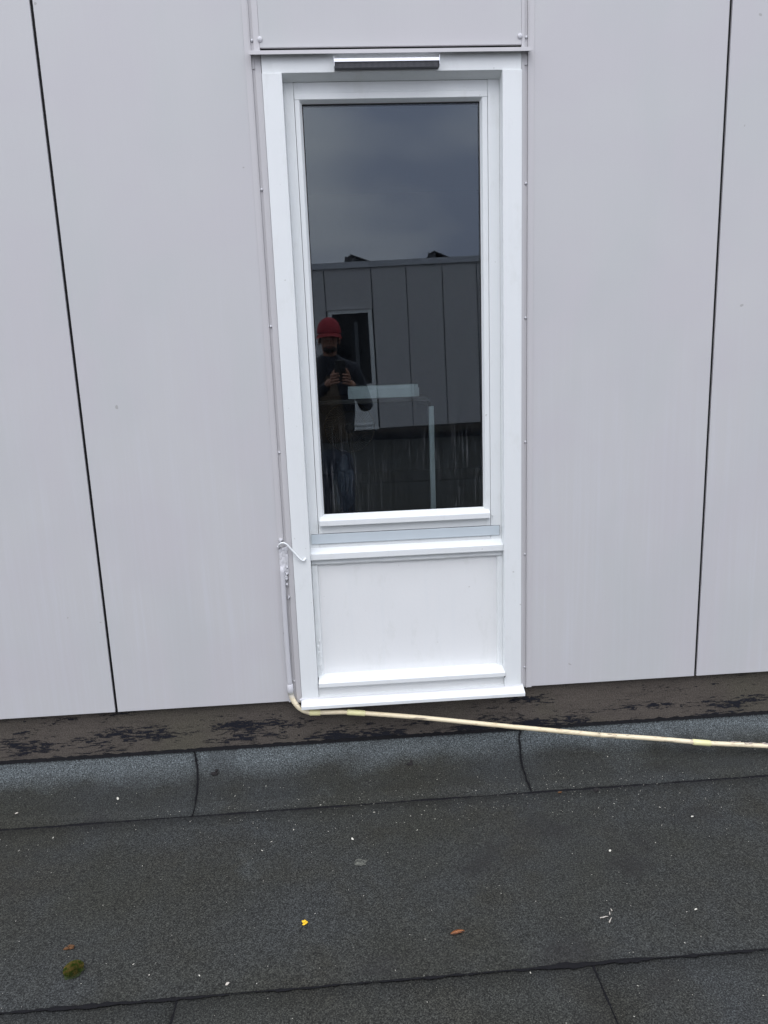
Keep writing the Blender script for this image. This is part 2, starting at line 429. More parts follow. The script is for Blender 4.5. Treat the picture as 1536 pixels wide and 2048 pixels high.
for i in range(1400):                  # black torch-on residue where the upstand meets the plinth
    x = -5.4+11.1*i/1399; h = .006+.006*noise.noise(Vector((x*30, 3, 0)))+.004*noise.noise(Vector((x*90, 7, 0)))
    rows.append([bm.verts.new((x, .0215, -1.4640)), bm.verts.new((x, .0255, -1.4600)), bm.verts.new((x, .0292, -1.4600+max(.001, h)))])
for a, b in zip(rows, rows[1:]):
    for k in (0, 1): bm.faces.new((a[k], a[k+1], b[k+1], b[k]))
from_bm('bitumen_seam', bm, M['bit'], roof)
# dried patch of spilled film on the membrane
bm = bmesh.new(); ring = []; c = bm.verts.new((-.007, -.589, FZ+.0030))
for k in range(40):
    a = k/40*2*math.pi; r = 1+.35*noise.noise(Vector((math.cos(a)*1.6, math.sin(a)*1.6, 2)))+.25*noise.noise(Vector((math.cos(a)*5, math.sin(a)*5, 5)))
    ring.append(bm.verts.new((-.007+.021*r*math.cos(a), -.589+.016*r*math.sin(a), FZ+.0020)))
for k in range(40): bm.faces.new((c, ring[k], ring[(k+1) % 40]))
from_bm('dried_patch', bm, M['spot'], roof)

# ------------------------------------------------------------------ near wall
wall = empty('facade_wall', (0, 0, 0), 'light grey clad wall with vertical black joints round the white window', 'wall')
XL, XR = -5.4, 5.7; ZB, ZT_ = -1.264, 2.05
box('backing', XL, -.17, .047, .30, -1.70, 2.2, M['backing'], wall, 0)
box('backing', .625, XR, .047, .30, -1.70, 2.2, M['backing'], wall, 0)
box('backing', -.17, .625, .047, .30, 1.0, 2.2, M['backing'], wall, 0)
box('backing', -.17, .625, .080, .30, -1.70, -.64, M['backing'], wall, 0)
G = .0052
jl = [-.9215]; jr = [1.3785]
while jl[-1] > XL+.9: jl.append(jl[-1]-.80)
while jr[-1] < XR-.9: jr.append(jr[-1]+.80)
lx = [XL]+sorted(jl)
for a, b in zip(lx, lx[1:]): box('cladding_panel', a+G, b-G, 0, .009, ZB, ZT_, M['clad'], wall)
box('cladding_panel', jl[0]+G, -.2400, 0, .009, ZB, ZT_, M['clad'], wall)
box('cladding_panel', .6925, jr[0]-G, 0, .009, ZB, ZT_, M['clad'], wall)
rx = sorted(jr)+[XR]
for a, b in zip(rx, rx[1:]): box('cladding_panel', a+G, b-G, 0, .009, ZB, ZT_, M['clad'], wall)
box('cladding_panel', -.2060, .6615, -.0050, .004, 1.0435, ZT_, M['clad'], wall)
for j in jl+jr: box('joint_strip', j-.03, j+.03, .012, .018, ZB-.001, ZT_, M['black'], wall, 0)
pl = box('plinth', XL, XR, .030, .0465, -1.70, -1.2, M['plinth'], wall, 0)
for x0, x1, sd in ((XL, -.2, 0), (.66, XR, 0)):
    box('cavity_closer', x0, x1, .010, .0295, ZB+.004, ZB+.012, M['black'], wall, 0)
# parapet fascia on top of the wall
prism('fascia', [(-.03, 2.05), (-.03, 2.21), (.32, 2.23), (.32, 2.2), (.0, 2.19), (.0, 2.05)], XL, XR, M['trim'], wall)

# ------------------------------------------------------------------ near window
win = empty('window', (0, 0, 0), 'tall narrow white framed window with dark glass above a recessed white panel', 'window')
W = M['white']
# metal side trims: outer flange, groove, inner flange
for sgn, xo0, xo1, xg0, xg1, xi0, xi1 in ((-1, -.258, -.2365, -.2365, -.2265, -.2265, -.2065), (1, .6835, .706, .6725, .6835, .6620, .6725)):
    t = box('side_trim', xo0, xo1, -.0022, -.0002, ZB-.003, ZT_, M['trim'], win, .0005)
    box('groove', xg0, xg1, .0012, .0032, ZB-.002, ZT_, M['trim'], t, .0004)
    box('flange', xi0, xi1, -.0045, .0075, ZB-.006, ZT_, M['trim'], t, .0008)
    if sgn < 0: box('lip', xo1-.0025, xo1-.0002, -.0055, -.0022, ZB-.003, ZT_, M['trim'], t, .0004)
    else: box('lip', xo0+.0002, xo0+.0025, -.0055, -.0022, ZB-.003, ZT_, M['trim'], t, .0004)
    zs = (1.067, .611, .160, -.286, -.717, -1.180, 1.5, 1.9)
    for z in zs:
        o = screw(((xg0+xg1)/2+.0004, -.0015, z), .0046, M['seal'], t)
    box('clip', xg0+.0004, xg1-.001, -.002, .006, .982, 1.014, M['trim'], t, .0006)
for x in (-.2045, .6560): screw((x, -.007, 1.068), .0085, M['seal'], win)
# drip flashing over the head
prism('drip_flashing', [(.008, 1.0350), (-.024, 1.0275), (-.0300, 1.0255), (-.0310, 1.0135), (-.0285, 1.0135), (-.0275, 1.0235), (.008, 1.030)], -.241, .690, M['trim'], win, .0004)
box('gap_liner', -.2, .655, .0065, .009, 1.02, 1.06, M['black'], win, 0)
# outer casing
hd = prism('head_casing', [(-.010, .9655), (-.010, 1.0290), (.036, 1.0290), (.036, .9535), (.030, .9535)], -.2045, .6600, W, win, .0012)
box('side_casing', -.2050, -.1400, -.0165, .036, -1.262, .9640, W, win, .002)
box('side_casing', .5945, .6605, -.0165, .036, -1.262, .9640, W, win, .002)
# ventilator
v = empty('vent', (0, 0, 0)); v.parent = win
prism('hood', [(-.0105, 1.0000), (-.0400, .9955), (-.0450, .9925), (-.0455, .9830), (-.0105, .9850)], .034, .379, M['metal'], v, .0006)
prism('brush_strip', [(-.0105, .9825), (-.0400, .9825), (-.0325, .9700), (-.0105, .9700)], .036, .377, M['dark'], v, 0)
bm = bmesh.new()
for k in range(86):
    x = .0375+k*.00395
    vs = [bm.verts.new(p) for p in ((x, -.0425, .9828), (x+.0018, -.0425, .9828), (x+.0018, -.0338, .9698), (x, -.0338, .9698), (x, -.0395, .9828), (x+.0018, -.0395, .9828), (x+.0018, -.0320, .9698), (x, -.0320, .9698))]
    for f in ((0, 1, 2, 3), (0, 3, 7, 4), (1, 5, 6, 2), (3, 2, 6, 7)): bm.faces.new([vs[i] for i in f])
o = from_bm('grille_fin', bm, plain('fin_grey', (.42, .42, .45), .5, .3), v); tag(o, kind='stuff')
box('end_cap', .0328, .0345, -.0462, -.0102, .9705, 1.0002, M['metal'], v, .0004); box('end_cap', .3785, .3802, -.0462, -.0102, .9705, 1.0002, M['metal'], v, .0004)
# fixed frame
fr = empty('frame', (0, 0, 0)); fr.parent = win
box('stile', -.1398, -.1068, .034, .078, -.704, .9535, W, fr, .0012); box('stile', .5545, .5943, .034, .078, -.704, .9535, W, fr, .0012)
box('head_rail', -.1062, .5540, .036, .078, .9200, .9535, W, fr, .0012)
box('bottom_rail', -.1062, .5540, .036, .078, -.704, -.606, W, fr, .001)
# opening sash
sa = empty('sash', (0, 0, 0)); sa.parent = win
prism('top_rail', [(.0330, .9190), (.0330, .9000), (.0350, .8985), (.0540, .8895), (.0700, .8895), (.0700, .9190)], -.1052, .5530, W, sa, .0006)
prism('side_rail', [(-.1052, .0345), (-.0905, .0345), (-.0890, .0355), (-.0800, .0540), (-.0800, .0700), (-.1052, .0700)], -.606, .8990, W, sa, .0006, 'Z')
prism('side_rail', [(.5530, .0345), (.5365, .0345), (.5350, .0355), (.5270, .0540), (.5270, .0700), (.5530, .0700)], -.606, .8990, W, sa, .0006, 'Z')
box('lower_rail', -.0895, .5358, .0352, .070, -.6055, -.560, W, sa, .001)
prism('glazing_bead', [(.0530, -.5340), (.0150, -.5490), (.0115, -.5520), (.0115, -.5720), (.0340, -.5745), (.0530, -.56)], -.0995, .5480, W, sa, .0012)
box('glazing_seal', -.0815, -.0785, .0505, .0545, -.5335, .8890, M['black'], sa, 0); box('glazing_seal', .5255, .5285, .0505, .0545, -.5335, .8890, M['black'], sa, 0)
box('glazing_seal', -.0785, .5255, .0505, .0545, .8868, .8898, M['black'], sa, 0)
box('pane', -.0795, .5265, .0550, .0610, -.5400, .8920, M['glass'], sa, 0)
box('weather_strip', -.1340, .5870, .0285, .0338, -.6440, -.6070, M['strip'], win, .0012)
box('painted_gap_shade', -.1345, .5885, .0322, .0339, -.6068, -.6056, M['solar'], win, 0); box('painted_gap_shade', -.1345, .5885, .0322, .0339, -.6452, -.6443, M['solar'], win, 0)  # dark grey bars painted in as the shade lines round the strip
box('painted_gap_shade', .5873, .5886, .0320, .0339, -.6440, -.6070, M['solar'], win, 0)
prism('sill', [(.0340, -.6590), (.0020, -.6735), (-.0010, -.6760), (-.0010, -.6980), (.0015, -.7010), (.0340, -.7030)], -.1398, .5943, W, win, .0012)
box('infill_panel', -.130, .590, .030, .045, -1.200, -.716, M['white2'], win, 0)
prism('panel_bead', [(.0300, -.7036), (.0170, -.7040), (.0165, -.7190), (.0200, -.7235), (.0300, -.7250)], -.1385, .5935, W, win, 0, 'X', 60, .0016)
prism('panel_bead', [(-.1390, .0300), (-.1390, .0170), (-.1240, .0165), (-.1180, .0205), (-.1160, .0300)], -1.180, -.7250, W, win, 0, 'Z', 50, .0016)
prism('panel_bead', [(.5940, .0300), (.5940, .0170), (.5815, .0165), (.5760, .0205), (.5740, .0300)], -1.180, -.7250, W, win, 0, 'Z', 50, .0016)
prism('panel_ledge', [(.0300, -1.1700), (-.0240, -1.1830), (-.0285, -1.1860), (-.0285, -1.2020), (-.0250, -1.2050), (.0300, -1.2080)], -.1365, .5940, W, win, .0014)
box('foot_rail', -.1398, .5943, .0000, .036, -1.262, -1.2070, M['white2'], win, .001)
prism('bottom_sill', [(.0300, -1.2440), (-.0165, -1.2490), (-.0490, -1.2640), (-.0520, -1.2665), (-.0520, -1.2790), (-.0495, -1.2800), (-.0460, -1.2730), (.0300, -1.2660)], -.2065, .6680, W, win, .001)
# built-up paint and sealant along the wet edges
prism('sealant_bead', [(-.0165, -1.2475), (-.0215, -1.2505), (-.0150, -1.2560)], -.2, .66, M['seal'], win, 0, 'X', 90, .0012)
lump('sealant_bead', (-.2060, -.018, -1.252), (.009, .006, .006), M['seal'], win, 3)
for i, (x, z) in enumerate(((.560, -.565), (.5925, -1.2030))): lump('paint_blister', (x, -.028 if z < -1 else .030, z), (.003, .002, .003), M['dirt'] if z < -1 else W, win, i)
for i in range(16):
    random.seed(60+i); lump('sealant_bead', (-.1275+random.uniform(-.004, .004), .0175, random.uniform(-1.17, -1.02)), (.004, .003, random.uniform(.004, .012)), W, win, i, .4, 2, 2)

# ------------------------------------------------------------------ conduit
cd = empty('conduit', (0, 0, 0), 'yellowed plastic conduit running down beside the window and away along the plinth', 'pipe')
low = [(-.2475, -.0130, -1.19), (-.2470, -.0140, -1.222), (-.2400, -.0160, -1.250), (-.2240, -.0190, -1.277), (-.1990, -.0210, -1.297), (-.1680, -.0240, -1.3065)]
R1 = .0090
tube('pipe', [(-.2470, -.011, -.716), (-.2490, -.012, -.90), (-.2490, -.0125, -1.08), (-.2480, -.013, -1.19)], R1, M['cond'], cd, 20)
tube('pipe', low, R1*1.12, M['cond'], cd, 20)
tube('pipe', [(-.168, -.024, -1.3065), (-.095, -.027, -1.308), (-.027, -.030, -1.3100), (.05, -.031, -1.321), (.272, -.040, -1.351), (.565, -.060, -1.393), (.957, -.090, -1.445)], R1, M['cond'], cd, 20)
tube('pipe', [(.957, -.090, -1.445), (1.16, -.105, -1.466), (1.318, -.120, -1.484), (1.39, -.1255, -1.4925), (1.60, -.145, -1.507), (1.9, -.18, -1.528), (2.3, -.25, -1.538), (3.2, -.34, -1.538)], R1*1.02, M['cond'], cd, 20)
def coupl(a, b): 
    a = Vector(a); b = Vector(b)
    tube('coupling', [a, a.lerp(b, .03), a.lerp(b, .97), b], lambda t: R1*(1.05 if t in (0, 1) else 1.28), M['coup'], cd, 20, True, 0)
coupl((-.2478, -.013, -1.186), (-.2468, -.0140, -1.228)); coupl((-.178, -.0235, -1.3055), (-.136, -.0255, -1.3075))
coupl((-.032, -.030, -1.3095), (.038, -.031, -1.3195)); coupl((1.318, -.120, -1.484), (1.388, -.1255, -1.4922))
tube('cable', [(-.2530, -.004, -.640), (-.2520, -.0200, -.6280), (-.2440, -.0260, -.6200), (-.2330, -.0270, -.6200), (-.2210, -.0270, -.6290), (-.2030, -.0270, -.6520), (-.1840, -.0270, -.6770), (-.1700, -.0260, -.6910), (-.1620, -.0220, -.6900), (-.1590, -.0150, -.6850)], .0036, M['white'], cd, 14)
# painted-over saddle plate with torn tape below the cable
bm = bmesh.new(); bmesh.ops.create_grid(bm, x_segments=10, y_segments=26, size=1)
for v_ in bm.verts:
    x, z = v_.co.x, v_.co.y
    v_.co = Vector((-.240+x*.0165+.0015*noise.noise(Vector((z*3, 1, 0))), -.0065+.0035*noise.noise(Vector((x*2, z*5, 0)))-(.0030 if abs(x) < .4 else 0), -.690+z*.0480*(1+.12*x)))
bmesh.ops.solidify(bm, geom=bm.faces[:], thickness=.0025)
from_bm('saddle_tape', bm, M['seal'], cd, True)
for i, (x, z, s) in enumerate(((-.2560, -.638, .0045), (-.2485, -.612, .0055), (-.2420, -.612, .004), (-.2520, -.7290, .0042), (-.2290, -.7180, .0045), (-.2380, -.7550, .0080), (-.2350, -.7630, .0060), (-.2330, -.7450, .005), (-.2340, -.7850, .0040), (-.2290, -.8350, .0040), (-.2320, -.840, .003))):
    lump('sealant_blob', (x, -.008, z), (s, .0045, s*1.25), M['seal'], cd, i, .45, 1.8, 2)
box('painted_slot_shade', -.2368, -.2340, .0045, .0058, -.93, -.768, M['black'], win, 0)  # black bars standing in for the shade in the slot beside the pipe
box('painted_slot_shade', -.2368, -.2345, .0045, .0058, -1.12, -1.02, M['black'], win, 0)
for i, (x, dz, l) in enumerate(((.985, .0066, .022), (1.010, .0045, .014), (1.062, .0068, .013), (.950, .0070, .006))):
    f = (x-.957)/.203; lump('scratch', (x, -.090-.015*f-math.sqrt(max(0, .0083**2-dz**2)), -1.445-.021*f+dz), (l, .0010, .0011), M['darkw'], cd, i, .3, 2, 2)
# muddy crust stuck on the far end of the pipe
for i in range(46):
    random.seed(100+i); x = 1.475+random.random()*.9; f = (x-1.39)/.51
    yy = -.1255-.0545*min(1, f) - (max(0, x-1.9)*.17); zz = -1.4925-.0355*min(1, f) - max(0, x-1.9)*.02
    lump('dirt_crust', (x, yy+random.uniform(-.001, .007), zz+random.uniform(.005, .0095)), (random.uniform(.006, .02), .004, random.uniform(.0015, .004)), M['crust'], cd, i, .5, 2, 2)

# ------------------------------------------------------------------ debris on the membrane
def flake(name, loc, sx, sy, mat, seed, rot=0, h=.0025, n=12, curl=.002):
    bm = bmesh.new(); ring = []; c = bm.verts.new((0, 0, h))
    for k in range(n):
        a = k/n*2*math.pi; r = 1+.45*noise.noise(Vector((math.cos(a)*1.7, math.sin(a)*1.7, seed*3.1)))
        ring.append(bm.verts.new((sx*r*math.cos(a), sy*r*math.sin(a), h*.4+curl*abs(math.cos(a*.5)))))
    for k in range(n): bm.faces.new((c, ring[k], ring[(k+1) % n]))
    r_ = bmesh.ops.extrude_face_region(bm, geom=bm.faces[:])
    for v_ in [e for e in r_['geom'] if isinstance(e, bmesh.types.BMVert)]: v_.co.z -= .0009
    o = from_bm(name, bm, mat); o.location = loc; o.rotation_euler.z = rot; return o
def zs(y):                              # height of the membrane surface at y
    pr = upstand_profile()
    for (ya, za), (yb, zb) in zip(pr, pr[1:]):
        if yb <= y <= ya: return za+(zb-za)*(y-ya)/(yb-ya)
    return FZ if y > -1.04 else FZ-.004
def at_floor(x, y): return (x, y, zs(y)+.0008)
for nm, x, y_, sx, sy, rot, mt, lb in (
    ('paint_flake', -.905, -.142, .0035, .0100, .5, 'chip', 'largest white flake left of the upstand seam under the left cladding'),
    ('paint_flake', 1.138, -.483, .0044, .0028, 0, 'chip', 'round white flake alone on the bare membrane at far right'),
    ('paint_flake', -1.255, -.190, .0060, .0045, .3, 'twig', 'small cream flake near the left edge above the long seam'),
    ('paint_flake', .796, -.623, .0046, .0032, .7, 'chip', 'split white flake right of centre in front of the long seam'),
    ('paint_flake', .944, -.892, .0040, .0022, .2, 'chip', 'hooked white flake right of the pale twig litter'),
    ('paint_flake', -.365, -1.013, .0050, .0040, .9, 'twig', 'cream flake right beside the lower black seam'),
    ('paint_flake', -.030, -.470, .0026, .0062, .5, 'chip', 'slim white flake above the pale dried patch'),
    ('leaf_scrap', .735, -.292, .0080, .0045, .2, 'dmoss', 'small rusty leaf scrap on the long seam at right')):
    tag(flake(nm, at_floor(x, y_), sx, sy, M[mt], x*9, rot), lb, 'flake' if nm == 'paint_flake' else 'leaf')
for x, y_, s, lb in ((.870, -.292, .011, 'black crumbly dirt clump lying on the long seam at right'),
                     (.205, -.060, .012, 'black dirt clump on the upstand below the window sill'),
                     (-.560, -.045, .014, 'black dirt smear on the upstand right of the left vertical seam')):
    o = empty('dirt_clump', (0, 0, 0), lb, 'dirt')
    lump('clod', at_floor(x, y_), (s, s*.7, .004), M['dirt'], o, x*5, .5, 2.2)
    lump('clod', at_floor(x+s*.5, y_+s*.9), (s*.4, s*.6, .003), M['dirt'], o, x*7, .5, 2.2)
# moss cushion
ms = empty('moss_clump', (0, 0, 0), 'round green moss cushion with a dry brown middle at lower left', 'moss')
lump('cushion', (-.785, -.930, FZ+.001), (.0235, .025, .011), plain('moss_dark', (.022, .032, .008), .95, 0, .5, 120), ms, 4, .16, 3.2, 4)
bm = bmesh.new(); random.seed(4)
for i in range(2600):
    a = random.random()*6.283; r = math.sqrt(random.random())*.0245
    p = Vector((-.785+r*math.cos(a), -.930+r*math.sin(a)*1.05, FZ+.003+.0125*math.sqrt(max(0, 1-(r/.026)**2))))
    d = Vector((math.cos(a)*r*28+random.uniform(-.5, .5), math.sin(a)*r*28+random.uniform(-.5, .5), 1)).normalized()
    s = d.orthogonal().normalized()*.0008; l = random.uniform(.002, .0055)
    bm.faces.new([bm.verts.new(p-s), bm.verts.new(p+s), bm.verts.new(p+d*l)])
o = from_bm('moss_stem', bm, M['moss'], ms); tag(o, kind='stuff')
dm = empty('dry_moss', (0, 0, 0), 'small brown scrap of dead moss just above the green cushion', 'moss')
for i in range(7):
    random.seed(i+30); lump('tuft', (-.822+random.uniform(-.013, .013), -.849+random.uniform(-.005, .006), FZ+.003), (.006, .004, .003), M['dmoss'], dm, i, .6, 2.5, 2)
# yellow flower
fl = empty('flower', (0, 0, 0), 'tiny fallen yellow flower with a dark stalk', 'flower')
for k in range(5):
    a = k/5*6.283+.4
    o = lump('petal', (-.173+.0040*math.cos(a), -.828+.0048*math.sin(a), FZ+.0045+.0016*(k % 3)), ((.0058, .0040, .0050, .0062, .0036)[k], .0036, .0018), M['petal'], fl, k, .35, 1.5, 2); o.rotation_euler.z = a
lump('centre', (-.173, -.828, FZ+.006), (.0020, .0020, .0016), plain('pollen', (.85, .40, .01), .8), fl, 1, .2, 3, 2)
tube('stalk', [(-.1755, -.833, FZ+.004), (-.182, -.842, FZ+.003), (-.187, -.853, FZ+.002)], .0012, M['dirt'], fl, 8)
# brown leaf
bm = bmesh.new(); rr = []
for i in range(15):
    t = i/14; wd = .0072*math.sin(math.pi*(t*.92+.05))**.75; x = (t-.5)*.050
    z = .0022+.0035*math.sin(t*3)
    rr.append([bm.verts.new((x, -wd, z+.0015)), bm.verts.new((x, -wd*.45, z)), bm.verts.new((x, 0, z-.0015)), bm.verts.new((x, wd*.5, z+.0008)), bm.verts.new((x, wd, z+.0035))])
for p, q in zip(rr, rr[1:]):
    for i in range(4): bm.faces.new((p[i], q[i], q[i+1], p[i+1]))
bmesh.ops.solidify(bm, geom=bm.faces[:], thickness=.0005)
lf = from_bm('leaf', bm, M['leaf'], None, True); lf.location = (.254, -.909, FZ+.002); lf.rotation_euler = (0, 0, .18)
lf.scale = (.82, .82, .82)
tag(lf, 'narrow orange brown dry leaf lying on the membrane below the window', 'leaf')
tube('midrib', [(-.026, 0, .0022), (-.01, 0, .0040), (.01, 0, .0048), (.0255, 0, .0030)], .0007, M['darkw'], lf, 6)
# pale twig litter
tw = empty('twig_litter', (0, 0, 0), 'small heap of pale twig bits and droppings at lower right', 'twig')
random.seed(8)
for (x, y_, l, a) in ((.690, -.905, .022, .9), (.680, -.893, .018, .15), (.697, -.880, .012, 1.3), (.668, -.895, .008, 0), (.706, -.868, .009, 1.7)):
    tube('twig', [(x-math.cos(a)*l/2, y_-math.sin(a)*l/2, FZ+.002), (x, y_, FZ+.0035), (x+math.cos(a)*l/2, y_+math.sin(a)*l/2, FZ+.002)], lambda t: .0016*(1.3-t), M['twig'], tw, 6)
# loose grit
bm = bmesh.new(); random.seed(17)
for i in range(1300):
    x = random.uniform(-2.2, 2.6); y_ = -.02-random.random()**1.0*1.9
    if i % 4 == 0: y_ = -.285+random.gauss(0, .09); x = random.gauss(.35, .6)      # litter gathers along the lap
    y_ = min(y_, -.015); big = random.random()
    s = random.uniform(.0004, .0009) if big < .93 else random.uniform(.0010, .0019)
    a = random.random()*3.14; asp = random.uniform(1, 3.2); z = zs(y_)+.0018
    vs = []
    for k in range(5):
        t = k/5*6.283; px = s*asp*math.cos(t)*random.uniform(.7, 1.2); py = s*math.sin(t)*random.uniform(.7, 1.2)
        vs.append(bm.verts.new((x+px*math.cos(a)-py*math.sin(a), y_+px*math.sin(a)+py*math.cos(a), z+random.uniform(0, .001))))
    top = bm.verts.new((x, y_, z+.0016))
    for k in range(5): bm.faces.new((vs[k], vs[(k+1) % 5], top))
g = from_bm('grit', bm, M['chip']); tag(g, 'scattered white specks of grit over the dark roof membrane', kind='stuff')
g['kind'] = 'stuff'

# ------------------------------------------------------------------ the room behind the glass
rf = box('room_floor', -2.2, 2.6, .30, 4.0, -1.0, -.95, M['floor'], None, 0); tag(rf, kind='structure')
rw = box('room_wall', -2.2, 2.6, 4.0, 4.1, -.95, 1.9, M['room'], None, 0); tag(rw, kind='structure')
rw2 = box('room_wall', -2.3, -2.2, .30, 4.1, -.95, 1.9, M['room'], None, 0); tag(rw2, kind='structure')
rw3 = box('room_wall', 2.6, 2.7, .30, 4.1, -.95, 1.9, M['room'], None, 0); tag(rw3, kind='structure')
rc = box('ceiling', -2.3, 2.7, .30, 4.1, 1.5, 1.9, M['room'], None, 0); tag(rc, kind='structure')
dk = empty('desk', (0, 0, 0), 'dark desk on a white upright leg standing inside behind the glass', 'desk')
box('desktop', -.45, .372, .40, .95, -.140, -.122, M['darkw'], dk, .002)
box('leg', .376, .398, .445, .475, -.95, -.165, M['furn'], dk, .002); box('leg', -.43, -.408, .445, .475, -.95, -.145, M['furn'], dk, .002)
box('foot', .376, .398, .42, .93, -.949, -.93, M['darkw'], dk, .002); box('bracket', .372, .384, .43, .80, -.164, -.146, M['darkw'], dk, .001)
bx = prism('carton', [(.034, .440), (.318, .440), (.338, .455), (.338, .560), (.034, .560)], -.121, -.084, M['furn'], None, .001, 'Z')
tag(bx, 'long flat white box lying on the desk behind the glass', 'box')
prism('lid', [(.036, .446), (.316, .446), (.334, .460), (.334, .555), (.036, .555)], -.0838, -.0700, M['furn'], bx, .001, 'Z')
fan = empty('desk_fan', (0, 0, 0), 'dark round ribbed fan cage at the left edge inside the window', 'fan')
fc = Vector((.035, .50, -.245))
def arc(r, y_, a0=0, a1=6.283, n=32): return [(fc.x+r*math.cos(a0+(a1-a0)*k/n), y_, fc.z+r*math.sin(a0+(a1-a0)*k/n)) for k in range(n+1)]
tube('rim', arc(.108, .50), .0022, M['fan'], fan, 8, False, 0); tube('rim', arc(.070, .47), .0012, M['fan'], fan, 6, False, 0)
for k in range(60):
    a = k/60*6.283
    tube('rib', [(fc.x+.022*math.cos(a), .462, fc.z+.022*math.sin(a)), (fc.x+.07*math.cos(a+.08), .470, fc.z+.07*math.sin(a+.08)), (fc.x+.107*math.cos(a+.2), .499, fc.z+.107*math.sin(a+.2))], .0012, M['fan'], fan, 5, False, 2)
lump('hub', (fc.x, .47, fc.z), (.020, .008, .020), M['fan'], fan, 1, .02)
tube('stand', [(fc.x, .52, fc.z), (fc.x+.01, .53, -.5), (fc.x+.01, .53, -.95)], .010, M['darkw'], fan, 10)
lump('base', (fc.x+.01, .53, -.935), (.12, .12, .02), M['darkw'], fan, 1, .02)
bag = lump('bag', (-.005, .50, -.50), (.040, .035, .11), plain('grey_plastic', (.10, .115, .15), .5, 0, .4, 14, .6), None, 5, .25, 2.2, 4)
tag(bag, 'crumpled grey plastic bag low down behind the glass beside the left frame', 'bag')
box('tag', -.012, -.003, .452, .455, -.40, -.372, M['furn'], bag, 0)
box('tag', -.002, .006, .450, .453, -.405, -.366, plain('orange_label', (.5, .12, .03), .6), bag, 0)

# ------------------------------------------------------------------ building across the roof (seen mirrored in the glass)
ob = empty('building', (0, 0, 0), 'long flat roofed grey clad building mirrored in the window glass', 'building')
OY = -13.2; T = Matrix.Rotation(R(-1.2), 4, 'Y')
opp = []
def ob_box(name, *a, parent=ob, **k):
    o = box(name, *a, parent, **k); opp.append(o); return o
js = [-8.2, -7.4, -6.6, -5.8, -5.0, -4.2, -3.4, -2.6, -1.8, -1.0, -.19, .82, 1.575, 2.36, 3.11, 3.9, 4.7, 5.5, 6.3, 7.1, 7.9, 8.7, 9.5]
JO = -.04
for a, b in zip(js, js[1:]):
    if abs(a+.19) < .01:
        ob_box('cladding_panel', a+.009, b-.009, OY-.01, OY, 1.29, 2.118, M['clad'], b=0)
    else: ob_box('cladding_panel', a+.009, b-.009, OY-.01, OY, -1.32, 2.118, M['clad'], b=0)
ob_box('backing', -8.2, 9.5, OY-6, OY-.03, -1.7, 2.10, M['backing'], b=0)
ob_box('plinth', -8.2, 9.5, OY-.03, OY-.018, -1.7, -1.30, M['plinth'], b=0)
ob_box('fascia', -8.25, 9.55, OY-6.1, OY+.04, 2.120, 2.245, plain('grey_fascia', (.50, .52, .56), .5), b=.004)
ow = bpy.data.objects.new('window', None); C.objects.link(ow); ow.parent = ob
for a in ((-.165, -.075, OY-.02, OY+.02, -1.31, 1.26), (.705, .795, OY-.02, OY+.02, -1.31, 1.26), (-.075, .705, OY-.02, OY+.02, 1.185, 1.26),
          (-.075, .705, OY-.02, OY+.02, -.42, -.33), (-.075, .705, OY-.02, OY+.005, -1.31, -.42)): ob_box('frame', *a, M['white'], parent=ow, b=.003)
ob_box('sill', -.17, .80, OY-.02, OY+.06, -1.335, -1.31, M['white'], parent=ow, b=.002); ob_box('sill', -.04, .67, OY, OY+.045, -1.235, -1.205, M['white'], parent=ow, b=.002)
ob_box('drip_flashing', -.185, .815, OY, OY+.04, 1.268, 1.287, M['trim'], parent=ow, b=0)
ob_box('pane', -.075, .705, OY-.02, OY-.012, -.33, 1.185, plain('dark_pane', (.01, .012, .015), .05), parent=ow, b=0)
ob_box('curtain', .39, .47, OY-.011, OY-.006, -.33, 1.0, plain('grey_curtain', (.10, .11, .12), .8), parent=ow, b=0)
pv = Matrix.Translation((0, 0, .4)) @ T @ Matrix.Translation((0, 0, -.4))
ob.matrix_world = Matrix.Translation((-.0, 0, .0)) @ pv
def bar(name, p, q, t, y0, y1, mat, parent):
    """flat bar between two points of an x-z plane, t thick, from y0 to y1"""
    p = Vector((p[0], 0, p[1])); q = Vector((q[0], 0, q[1])); d = (q-p).normalized(); u = Vector((-d.z, 0, d.x))*t
    bm = bmesh.new(); vs = []
    for y_ in (y0, y1):
        for c in (p, q, q+u, p+u): vs.append(bm.verts.new((c.x, y_, c.z)))
    for f in ((0, 1, 2, 3), (7, 6, 5, 4), (0, 4, 5, 1), (1, 5, 6, 2), (2, 6, 7, 3), (3, 7, 4, 0)): bm.faces.new([vs[i] for i in f])
    return from_bm(name, bm, mat, parent)
for (x0, xp, x1, zp, lb) in ((.395, .40, .86, 2.43, 'left dark tilted solar panel on the mirrored building roof'), (2.07, 2.21, 2.58, 2.42, 'right dark tilted solar panel with a peaked support on the mirrored roof')):
    sp = empty('solar_panel', (0, 0, 0), lb, 'solar panel', 'solar panels on the far roof')
    bar('panel', (xp, zp-.03), (x1, 2.225), .03, OY-1.8, OY-.15, M['pv'], sp)
    bar('support', (x0-.02, 2.24), (xp, zp-.035), .03, OY-1.78, OY-.17, M['pv'], sp)
    bar('end_plate', (xp+.03, 2.245), (xp+.05, zp-.06), .16, OY-.22, OY-.20, M['solar'], sp)
    sp.matrix_world = pv

